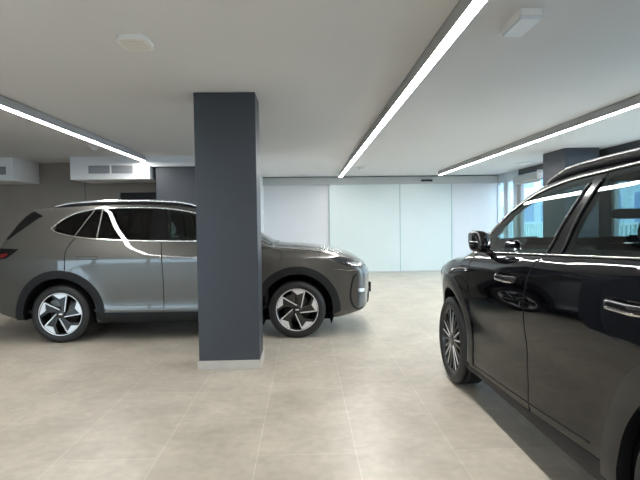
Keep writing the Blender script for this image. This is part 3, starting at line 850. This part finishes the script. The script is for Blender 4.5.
b['top_glass'] = [
    dict(name='windshield', poly=[(1.60, -0.58), (1.60, 0.58), (2.0, 0.68), (2.36, 0.74), (2.42, 0.4), (2.44, 0.0), (2.42, -0.4), (2.36, -0.74), (2.0, -0.68)], hole=[(1.64, -0.55), (1.64, 0.55), (2.0, 0.63), (2.32, 0.69), (2.38, 0.0), (2.32, -0.69), (2.0, -0.63)], mat='glass_clear',
         frame=[[(1.62, -0.59), (2.0, -0.685), (2.38, -0.755)], [(1.62, 0.59), (2.0, 0.685), (2.38, 0.755)]]),
    dict(name='rear_glass', poly=[(-0.62, -0.55), (-0.62, 0.55), (-0.80, 0.60), (-0.84, 0.0), (-0.80, -0.60)], hole=[(-0.65, -0.50), (-0.65, 0.50), (-0.77, 0.54), (-0.80, 0.0), (-0.77, -0.54)], mat='glass_half'),
]
b['end_panels'] = [
    dict(name='front_grille', mode='front', poly=[(-0.55, 0.45), (0.55, 0.45), (0.62, 0.80), (-0.62, 0.80)], mat='cladding'),
    dict(name='tail_light_bar', mode='rear', poly=[(-0.72, 1.0), (0.72, 1.0), (0.72, 1.07), (-0.72, 1.07)], mat='red_lens'),
]
b['top_strips'] = []

car_g, body_g = build_car(g, (-2.908, 6.905, 0.0), 0.0)
car_b, body_b = build_car(b, (2.175, 1.49, 0.0), PI / 2)

#@@SETTING
# ------------------------------------------------------------------ the room
CEIL = 2.62
def tile_floor():
    m = bpy.data.materials.new('porcelain_tile'); m.use_nodes = True
    nt = m.node_tree; bs = nt.nodes['Principled BSDF']
    tc = nt.nodes.new('ShaderNodeTexCoord')
    mp = nt.nodes.new('ShaderNodeMapping')
    # bricks run along world Y: swap axes
    mp.inputs['Location'].default_value = (-0.03, 0.291, 0)
    mp.inputs['Rotation'].default_value = (0, 0, -PI / 2)
    nt.links.new(tc.outputs['Object'], mp.inputs['Vector'])
    br = nt.nodes.new('ShaderNodeTexBrick')
    br.offset = 0.5; br.squash = 1.0
    br.inputs['Scale'].default_value = 1.0
    br.inputs['Brick Width'].default_value = 1.17
    br.inputs['Row Height'].default_value = 0.593
    br.inputs['Mortar Size'].default_value = 0.0027
    br.inputs['Mortar Smooth'].default_value = 0.1
    br.inputs['Color1'].default_value = (0.50, 0.452, 0.375, 1)
    br.inputs['Color2'].default_value = (0.535, 0.487, 0.405, 1)
    br.inputs['Mortar'].default_value = (0.63, 0.59, 0.51, 1)
    br.inputs['Bias'].default_value = -0.1
    nt.links.new(mp.outputs['Vector'], br.inputs['Vector'])
    n1 = nt.nodes.new('ShaderNodeTexNoise'); n1.inputs['Scale'].default_value = 2.2; n1.inputs['Detail'].default_value = 8; n1.inputs['Roughness'].default_value = 0.62
    n2 = nt.nodes.new('ShaderNodeTexNoise'); n2.inputs['Scale'].default_value = 14; n2.inputs['Detail'].default_value = 6
    nt.links.new(tc.outputs['Object'], n1.inputs['Vector']); nt.links.new(tc.outputs['Object'], n2.inputs['Vector'])
    r1 = nt.nodes.new('ShaderNodeMapRange'); r1.inputs['From Min'].default_value = 0.3; r1.inputs['From Max'].default_value = 0.7; r1.inputs['To Min'].default_value = 0.80; r1.inputs['To Max'].default_value = 1.13
    r2 = nt.nodes.new('ShaderNodeMapRange'); r2.inputs['From Min'].default_value = 0.3; r2.inputs['From Max'].default_value = 0.7; r2.inputs['To Min'].default_value = 0.91; r2.inputs['To Max'].default_value = 1.07
    nt.links.new(n1.outputs['Fac'], r1.inputs['Value']); nt.links.new(n2.outputs['Fac'], r2.inputs['Value'])
    mu = nt.nodes.new('ShaderNodeMath'); mu.operation = 'MULTIPLY'
    nt.links.new(r1.outputs['Result'], mu.inputs[0]); nt.links.new(r2.outputs['Result'], mu.inputs[1])
    mx = nt.nodes.new('ShaderNodeVectorMath'); mx.operation = 'SCALE'
    nt.links.new(br.outputs['Color'], mx.inputs[0]); nt.links.new(mu.outputs['Value'], mx.inputs['Scale'])
    nt.links.new(mx.outputs['Vector'], bs.inputs['Base Color'])
    rr = nt.nodes.new('ShaderNodeMapRange'); rr.inputs['To Min'].default_value = 0.30; rr.inputs['To Max'].default_value = 0.42
    nt.links.new(n1.outputs['Fac'], rr.inputs['Value']); nt.links.new(rr.outputs['Result'], bs.inputs['Roughness'])
    bp = nt.nodes.new('ShaderNodeBump'); bp.inputs['Strength'].default_value = 0.15; bp.inputs['Distance'].default_value = 0.002; bp.invert = True
    nt.links.new(br.outputs['Fac'], bp.inputs['Height']); nt.links.new(bp.outputs['Normal'], bs.inputs['Normal'])
    return m

M['floor'] = tile_floor()
M['ceil'] = noisy(mat('ceiling_plaster', (0.70, 0.70, 0.70), 0.9), 0.8, 0.015)
M['taupe'] = noisy(mat('taupe_wall', (0.30, 0.262, 0.232), 0.85), 3, 0.03)
M['white_wall'] = noisy(mat('white_wall', (0.80, 0.81, 0.82), 0.8), 3, 0.01)
M['navy'] = noisy(mat('dark_slate_paint', (0.041, 0.047, 0.059), 0.42), 4, 0.04)
M['skirt'] = noisy(mat('skirting_tile', (0.50, 0.475, 0.43), 0.4), 8, 0.06)
M['white_plastic'] = mat('white_plastic', (0.82, 0.82, 0.81), 0.45)
M['panel_white'] = noisy(mat('white_lacquer', (0.72, 0.735, 0.76), 0.25), 2, 0.01)
M['frost'] = noisy(mat('frosted_glass', (0.68, 0.76, 0.755), 0.22), 2, 0.01)
M['rail_metal'] = mat('rail_aluminium', (0.50, 0.51, 0.51), 0.5, 0.1)
M['edge'] = mat('glass_edge', (0.35, 0.52, 0.50), 0.25)
M['led_body'] = mat('led_profile', (0.40, 0.40, 0.41), 0.6)
M['led'] = mat('led_diffuser', (1, 1, 1), 0.5, emit=(1.0, 0.98, 0.955), estr=36.0)
M['grille_dark'] = mat('grille_grey', (0.22, 0.23, 0.25), 0.5)
M['frame_grey'] = mat('window_frame_grey', (0.30, 0.31, 0.32), 0.5)
M['frame_white'] = mat('window_frame_white', (0.55, 0.62, 0.68), 0.5)
M['black_matte'] = mat('black_matte', (0.008, 0.008, 0.009), 0.6)
M['blind'] = noisy(mat('roller_blind_cloth', (0.42, 0.45, 0.45), 0.8), 60, 0.05)

X0, X1, Y0, Y1 = -8.0, 5.38, -2.6, 13.62
st = lambda o: tag(o, kind='structure')
fl = box('floor', X0 - 0.1, X1 + 0.1, Y0 - 0.1, Y1 + 0.3, -0.10, 0.0, M['floor'])
st(fl)
st(box('ceiling', X0 - 0.1, X1 + 0.1, Y0 - 0.1, Y1 + 0.3, CEIL, CEIL + 0.12, M['ceil']))
st(box('wall_left', X0 - 0.1, X0, Y0, 10.0, 0, CEIL, M['taupe']))
# taupe wall behind the grey car with a dark doorway in it
st(box('wall_rear_left', X0, -3.66, 10.0, 10.12, 0, CEIL, M['taupe']))
st(box('wall_rear_left_lintel', -3.66, -2.60, 10.0, 10.12, 2.03, CEIL, M['taupe']))
d3 = box('door_3', -3.64, -2.92, 10.05, 10.10, 0, 2.05, M['black_matte']); st(d3)
box('door_frame', -3.66, -3.63, 9.985, 10.10, 0, 2.03, M['frame_grey'], d3)
box('door_lever', -3.58, -3.46, 9.99, 10.05, 1.00, 1.02, M['chrome'], d3, 0.004)
st(box('wall_partition', -2.69, -1.18, 9.22, 9.45, 0, CEIL, M['navy']))
st(box('wall_partition_side', -1.20, -1.10, 9.45, Y1, 0, CEIL, M['white_wall']))
st(box('wall_partition_return', -2.69, -2.59, 9.45, 10.12, 0, CEIL, M['navy']))
st(box('trim_2', -2.758, -1.15, 9.12, 9.22, 2.435, CEIL, M['white_wall']))          # white bulkhead strip
st(box('trim_3', -4.305, -4.297, 9.99, 10.0, 0, CEIL, M['navy']))                   # joint in the taupe wall
st(box('baseboard_rear_left', X0, -3.66, 9.985, 10.0, 0, 0.08, M['skirt']))
st(box('wall_rear_left_jamb', -2.92, -2.60, 10.0, 10.12, 0, 2.03, M['taupe']))
st(box('baseboard_left', X0, X0 + 0.015, Y0, 10.0, 0, 0.08, M['skirt']))
# back wall: white panels and frosted sliding doors
st(box('wall_back', -1.10, X1, Y1 + 0.06, Y1 + 0.16, 0, CEIL, M['white_wall']))
pl = box('wall_back_panel_left', -1.10, 0.70, Y1, Y1 + 0.03, 0.015, 2.41, M['panel_white'], bevel=0.003); st(pl)
pr = box('wall_back_panel_right', 4.02, 5.27, Y1, Y1 + 0.03, 0.015, 2.41, M['panel_white'], bevel=0.003); st(pr)
for n_, xa, xb in (('door_1', 0.68, 2.605), ('door_2', 2.60, 4.03)):
    yy = Y1 - 0.05 if n_ == 'door_1' else Y1 - 0.034
    d = box(n_, xa, xb, yy, yy + 0.012, 0.012, 2.41, M['frost']); st(d)
    box('glass_edge', xa - 0.008, xa + 0.008, yy - 0.002, yy + 0.014, 0.012, 2.41, M['edge'], d)
    box('glass_edge', xb - 0.010, xb + 0.010, yy - 0.004, yy + 0.014, 0.012, 2.41, M['edge'], d)
    box('bottom_guide', xa, xb, yy - 0.004, yy + 0.016, 0.0, 0.03, M['rail_metal'], d)
hd = box('trim_1', -1.13, 5.30, Y1 - 0.14, Y1 + 0.02, 2.40, 2.585, M['rail_metal'], bevel=0.004); st(hd)
box('shadow_gap', -1.10, 5.30, Y1 - 0.10, Y1 + 0.02, 2.585, CEIL, M['frame_grey'], hd)
ds = box('motion_sensor', 3.17, 3.47, Y1 - 0.19, Y1 - 0.135, 2.455, 2.505, M['black_matte'], bevel=0.008)
tag(ds, 'small black door sensor on the grey track above the frosted doors', 'sensor')

# pillars
def pillar(x0, x1, y0, y1, label):
    p = empty('pillar', ((x0 + x1) / 2, (y0 + y1) / 2, 0))
    tag(p, label, 'pillar')
    cx_, cy_ = (x0 + x1) / 2, (y0 + y1) / 2
    box('shaft', x0 - cx_, x1 - cx_, y0 - cy_, y1 - cy_, 0.0, CEIL, M['navy'], p, 0.004)
    box('skirting', x0 - cx_ - 0.014, x1 - cx_ + 0.014, y0 - cy_ - 0.014, y1 - cy_ + 0.014, 0, 0.085, M['skirt'], p, 0.002)
pillar(-1.022, -0.447, 4.755, 5.15, 'dark slate square pillar in front of the grey car')
pillar(4.53, 5.13, 8.57, 9.38, 'dark slate pillar beyond the black car, beside the glazed wall')

# ------------------------------------------------------------------ linear lights
def led(x0, x1, ya, yb, label, zb=2.525):
    e = empty('linear_light', ((x0 + x1) / 2, (ya + yb) / 2, zb))
    tag(e, label, 'ceiling light', 'recessed linear ceiling lights')
    h = (x1 - x0) / 2; L = (yb - ya) / 2
    t = CEIL - zb
    bm = bmesh.new()
    box_bm(bm, -h, -h + 0.004, -L, L, 0, t); box_bm(bm, h - 0.004, h, -L, L, 0, t)
    box_bm(bm, -h, h, -L - 0.01, -L, 0, t); box_bm(bm, -h, h, L, L + 0.01, 0, t); box_bm(bm, -h, h, -L, L, t - 0.006, t)
    bm_obj('housing', bm, M['led_body'], e)
    box('diffuser', -h + 0.004, h - 0.004, -L, L, 0.002, 0.012, M['led'], e)
led(0.886, 0.966, -2.4, 12.70, 'long lit linear ceiling light running down the middle, over the frosted doors')
led(-2.900, -2.815, -2.4, 9.03, 'lit linear ceiling light on the left, ending at the air conditioner')
led(3.345, 3.425, -2.4, 12.40, 'lit linear ceiling light on the right, above the black car')

# ------------------------------------------------------------------ ceiling things
def roundsq(w, d, r, n=8):
    pts = []
    for cx_, cy_, a in ((w - r, d - r, 0), (-w + r, d - r, 90), (-w + r, -d + r, 180), (w - r, -d + r, 270)):
        for i in range(n + 1):
            t = math.radians(a + 90 * i / n); pts.append((cx_ + r * math.cos(t), cy_ + r * math.sin(t)))
    return pts
def prism(name, pts, z0, z1, m, parent=None):
    bm = bmesh.new()
    a = [bm.verts.new((p[0], p[1], z0)) for p in pts]; b_ = [bm.verts.new((p[0], p[1], z1)) for p in pts]
    bm.faces.new(a[::-1]); bm.faces.new(b_)
    n = len(pts)
    for i in range(n): bm.faces.new((a[i], a[(i + 1) % n], b_[(i + 1) % n], b_[i]))
    return bm_obj(name, bm, m, parent)
M['beige_plastic'] = mat('ivory_plastic', (0.80, 0.775, 0.72), 0.5)
e = empty('access_point', (-1.11, 3.42, CEIL)); tag(e, 'flat white rounded-square unit with small holes on the ceiling, upper left', 'ceiling unit')
prism('casing', roundsq(0.100, 0.120, 0.055), -0.030, 0.0, M['white_plastic'], e)
fc = prism('face_plate', roundsq(0.088, 0.108, 0.045), -0.034, -0.030, M['beige_plastic'], e)
bm = bmesh.new()
for i in range(7):
    for j in range(7):
        box_bm(bm, -0.066 + i * 0.022 - 0.004, -0.066 + i * 0.022 + 0.004, -0.078 + j * 0.026 - 0.004, -0.078 + j * 0.026 + 0.004, -0.0352, -0.034)
bm_obj('vent_holes', bm, M['skirt'], fc)

e = empty('emergency_light', (1.34, 3.06, CEIL)); tag(e, 'white box emergency lamp on the ceiling near the middle light', 'emergency light')
box('housing', -0.068, 0.068, -0.15, 0.15, -0.045, 0.0, M['white_plastic'], e, 0.003)
box('lens', -0.062, 0.062, -0.144, 0.144, -0.064, -0.045, mat('lens_plastic', (0.72, 0.76, 0.80), 0.35), e, 0.003)

def sensor(x, y, r, label, cat='motion sensor', name='motion_sensor'):
    e = empty(name, (x, y, CEIL)); tag(e, label, cat)
    lathe('base', [(0, -0.022), (r * 0.8, -0.022), (r, -0.012), (r, 0.0), (0, 0.0)], M['white_plastic'], e, 28, axis='z')
    lathe('dome', [(0, -0.075), (r * 0.35, -0.066), (r * 0.52, -0.04), (r * 0.55, -0.022)], M['white_plastic'], e, 24, axis='z')
def ring_vent(x, y, r, label):
    e = empty('ceiling_vent', (x, y, CEIL)); tag(e, label, 'vent')
    lathe('collar', [(r * 0.72, -0.028), (r, -0.016), (r, 0.0), (r * 0.6, 0.0)], M['white_plastic'], e, 32, axis='z', closed=True)
    lathe('disc', [(0, -0.036), (r * 0.5, -0.034), (r * 0.56, -0.020), (0, -0.018)], M['white_plastic'], e, 32, axis='z')
sensor(1.27, 11.3, 0.10, 'small white ceiling sensor beyond the middle light, above the frosted doors')
sensor(-3.26, 7.95, 0.10, 'small white ceiling sensor beside the left light')
ring_vent(4.78, 10.85, 0.17, 'round white ceiling vent near the right-hand glazing')

# ------------------------------------------------------------------ air conditioners
def ac(x0, x1, y0, y1, z0, grilles, label):
    e = empty('air_conditioner', ((x0 + x1) / 2, (y0 + y1) / 2, z0)); tag(e, label, 'air conditioner', 'boxed air conditioners')
    cx_, cy_ = (x0 + x1) / 2, (y0 + y1) / 2
    box('casing', x0 - cx_, x1 - cx_, y0 - cy_, y1 - cy_, 0, CEIL - z0, M['white_wall'], e, 0.003)
    for ga, gb, za, zb in grilles:
        g_ = box('grille', ga - cx_, gb - cx_, y0 - cy_ - 0.012, y0 - cy_, za - z0, zb - z0, M['white_plastic'], e, 0.002)
        box('opening', ga - cx_ + 0.018, gb - cx_ - 0.018, y0 - cy_ - 0.0135, y0 - cy_ - 0.012, za - z0 + 0.018, zb - z0 - 0.018, M['grille_dark'], g_)
        bm = bmesh.new(); k = 7
        for i in range(k):
            zz = za - z0 + 0.025 + (zb - za - 0.05) * i / (k - 1)
            box_bm(bm, ga - cx_ + 0.016, gb - cx_ - 0.016, y0 - cy_ - 0.020, y0 - cy_ - 0.0135, zz - 0.003, zz + 0.003)
        bm_obj('louvre', bm, M['rail_metal'], g_)
ac(-4.17, -2.76, 9.10, 9.98, 2.21, [(-3.86, -3.45, 2.295, 2.475), (-3.45, -3.04, 2.295, 2.475)], 'white boxed air conditioner with two grilles above the grey car roof')
ac(-6.60, -5.17, 9.10, 9.98, 2.21, [(-6.1, -5.685, 2.295, 2.475), (-5.685, -5.27, 2.295, 2.475)], 'white boxed air conditioner at the far left edge')

# ------------------------------------------------------------------ glazed right wall
GX = X1 - 0.03
def glazing(idx, ya, yb, fm, fw=0.06, head=2.42, mull=None):
    w = box('window_%d' % idx, GX - 0.006, GX + 0.006, ya, yb, 0.06, head, M['window_glass']); st(w)
    bm = bmesh.new()
    box_bm(bm, GX - 0.04, GX + 0.05, ya - fw / 2, ya + fw / 2, 0, head + 0.06)
    box_bm(bm, GX - 0.04, GX + 0.05, yb - fw / 2, yb + fw / 2, 0, head + 0.06)
    box_bm(bm, GX - 0.04, GX + 0.05, ya, yb, head, head + 0.06); box_bm(bm, GX - 0.04, GX + 0.05, ya, yb, 0, 0.06)
    if mull: 
        for y in mull: box_bm(bm, GX - 0.04, GX + 0.05, y - 0.03, y + 0.03, 0.06, head)
    bm_obj('window_frame', bm, fm, w)
glazing(1, 13.14, 13.60, M['frame_white'], 0.06, 2.38)
glazing(2, 12.52, 12.96, M['frame_white'], 0.08, 2.38)
glazing(3, 10.75, 12.22, M['frame_grey'], 0.16, 2.30)
glazing(4, 9.10, 10.70, M['frame_grey'], 0.08, 2.42)
k = 5
y = 8.5
while y > -1.2:
    glazing(k, max(y - 1.6, Y0 + 0.05), y - 0.04, M['frame_grey'], 0.07, 2.48); k += 1; y -= 1.6
st(box('wall_right_header', X1 - 0.08, X1 + 0.1, Y0, 12.25, 2.48, CEIL, M['navy']))
st(box('wall_right_header_far', X1 - 0.08, X1 + 0.1, 12.25, Y1, 2.42, CEIL, M['frame_white']))
st(box('wall_right_pier', X1 - 0.10, X1 + 0.02, 12.98, 13.12, 0, 2.5, M['frame_white']))
st(box('wall_right_post', X1 - 0.10, X1 + 0.02, 12.30, 12.50, 0, 2.5, M['frame_white']))
st(box('wall_right_mullion', X1 - 0.10, X1 + 0.02, 8.5, 9.05, 0, 2.5, M['navy']))
rb = empty('roller_blind', (5.24, 11.64, 2.30)); tag(rb, 'grey roller blind box rolled up above the far right window', 'roller blind')
box('cassette', -0.06, 0.06, -0.66, 0.66, -0.03, 0.14, M['blind'], rb, 0.02)
box('bottom_bar', -0.012, 0.012, -0.64, 0.64, -0.065, -0.03, M['rail_metal'], rb)
sc = empty('security_camera', (5.17, 10.86, 2.42)); tag(sc, 'small white camera on the wall between roller blind and far pillar', 'camera')
tube('camera_body', [(0, -0.02, -0.12), (0, 0, -0.02), (0, 0, 0.06)], [0.055, 0.058, 0.05], M['white_plastic'], sc, 16)
box('mount', -0.02, 0.12, -0.03, 0.03, -0.02, 0.06, M['white_plastic'], sc, 0.005)

# ------------------------------------------------------------------ glazed front behind the camera
GY = Y0 + 0.03
k0 = k
FXA, FXB = -7.6, -2.6
st(box('wall_front_left', X0, FXA, Y0 - 0.05, Y0 + 0.05, 0, CEIL, M['taupe']))
st(box('wall_front_right', FXB, X1, Y0 - 0.05, Y0 + 0.05, 0, CEIL, M['taupe']))
x = FXA
while x < FXB - 0.3:
    xb = min(x + 1.55, FXB)
    w = box('window_%d' % k0, x + 0.03, xb - 0.03, GY - 0.006, GY + 0.006, 0.06, 2.42, M['window_glass']); st(w); k0 += 1
    bm = bmesh.new()
    box_bm(bm, x - 0.035, x + 0.035, GY - 0.05, GY + 0.05, 0, 2.5); box_bm(bm, xb - 0.035, xb + 0.035, GY - 0.05, GY + 0.05, 0, 2.5)
    box_bm(bm, x, xb, GY - 0.05, GY + 0.05, 2.42, 2.5); box_bm(bm, x, xb, GY - 0.05, GY + 0.05, 0, 0.06)
    bm_obj('window_frame', bm, M['frame_grey'], w)
    x = xb
st(box('wall_front_header', X0, X1, Y0 - 0.05, Y0 + 0.08, 2.44, CEIL, M['navy']))

# ------------------------------------------------------------------ outside
M['pave'] = noisy(mat('street_paving', (0.27, 0.27, 0.265), 0.8), 2, 0.1)
M['facade'] = noisy(mat('facade_render', (0.44, 0.52, 0.58), 0.8), 1, 0.05)
M['facade_glass'] = mat('facade_glass', (0.10, 0.19, 0.36), 0.3)
st(box('ground', -40, 40, -40, 60, -0.16, -0.11, M['pave']))
def building(x, ya, yb, h, label, rows, cols):
    e = empty('building', (x, (ya + yb) / 2, -0.1)); tag(e, label, 'building', 'buildings across the street')
    L = (yb - ya) / 2
    box('wall', 0, 5, -L, L, 0, h, M['facade'], e)
    for i in range(cols):
        for j in range(rows):
            yc = -L + (i + 0.5) * 2 * L / cols; zc = 1.2 + j * 3.0
            wn = box('window', -0.05, 0.0, yc - 0.36 * 2 * L / cols, yc + 0.36 * 2 * L / cols, zc, zc + 1.7, M['frame_white'], e)
            box('pane', -0.06, -0.05, yc - 0.31 * 2 * L / cols, yc + 0.31 * 2 * L / cols, zc + 0.08, zc + 1.62, M['facade_glass'], wn)
building(20.0, 36.0, 58.0, 9.0, 'pale office building seen through the far right windows', 3, 7)
building(17.0, 12.0, 34.0, 7.0, 'pale building across the street, seen through the black car windows', 2, 8)
M['fence_w'] = mat('pale_sheet_fence', (0.50, 0.60, 0.60), 0.5)
fe = empty('fence', (9.3, 19.0, -0.11)); tag(fe, 'pale ribbed panel fence outside, seen through the black car windows', 'fence')
bm = bmesh.new()
for i in range(110):
    yy = -9.0 + i * 0.2
    box_bm(bm, -0.02, 0.02, yy, yy + 0.1, 0.0, 1.32); box_bm(bm, 0.02, 0.04, yy + 0.1, yy + 0.2, 0.0, 1.32)
bm_obj('panel', bm, M['fence_w'], fe)
box('top_rail', -0.03, 0.05, -9.0, 13.0, 1.30, 1.36, M['fence_w'], fe)

# ------------------------------------------------------------------ light & camera
wd = bpy.data.worlds.new('sky'); scene.world = wd; wd.use_nodes = True
bg = wd.node_tree.nodes['Background']
bg.inputs['Color'].default_value = (0.66, 0.84, 1.0, 1)
bg.inputs['Strength'].default_value = 4.4

cam = bpy.data.cameras.new('camera'); co = bpy.data.objects.new('camera', cam); COL.objects.link(co)
cam.sensor_fit = 'HORIZONTAL'; cam.sensor_width = 36.0; cam.lens = 36.0 * 500.0 / 640.0
cam.clip_start = 0.02; cam.clip_end = 200
# axes: vanishing point of +Y at pixel (304.5, 222.5), roll 0.85 degrees
v = Vector((304.5 - 320, -(222.5 - 240), 500.0)).normalized()
r_ = math.radians(0.85)
u = Vector((-math.sin(r_), math.cos(r_), 0)); u = (u - v * u.dot(v)).normalized()
xax = v.cross(u)
if xax.x < 0: xax = -xax
# rows: world axes expressed in (right, up, forward); Blender camera looks down -Z
R = Matrix(((xax.x, xax.y, -xax.z), (v.x, v.y, -v.z), (u.x, u.y, -u.z)))
co.matrix_world = Matrix.Translation((0, 0, 1.39)) @ R.to_4x4()
scene.camera = co
vs = scene.view_settings
vs.view_transform = 'Standard'; vs.look = 'None'; vs.exposure = 0.66; vs.gamma = 1.0; vs.use_curve_mapping = False
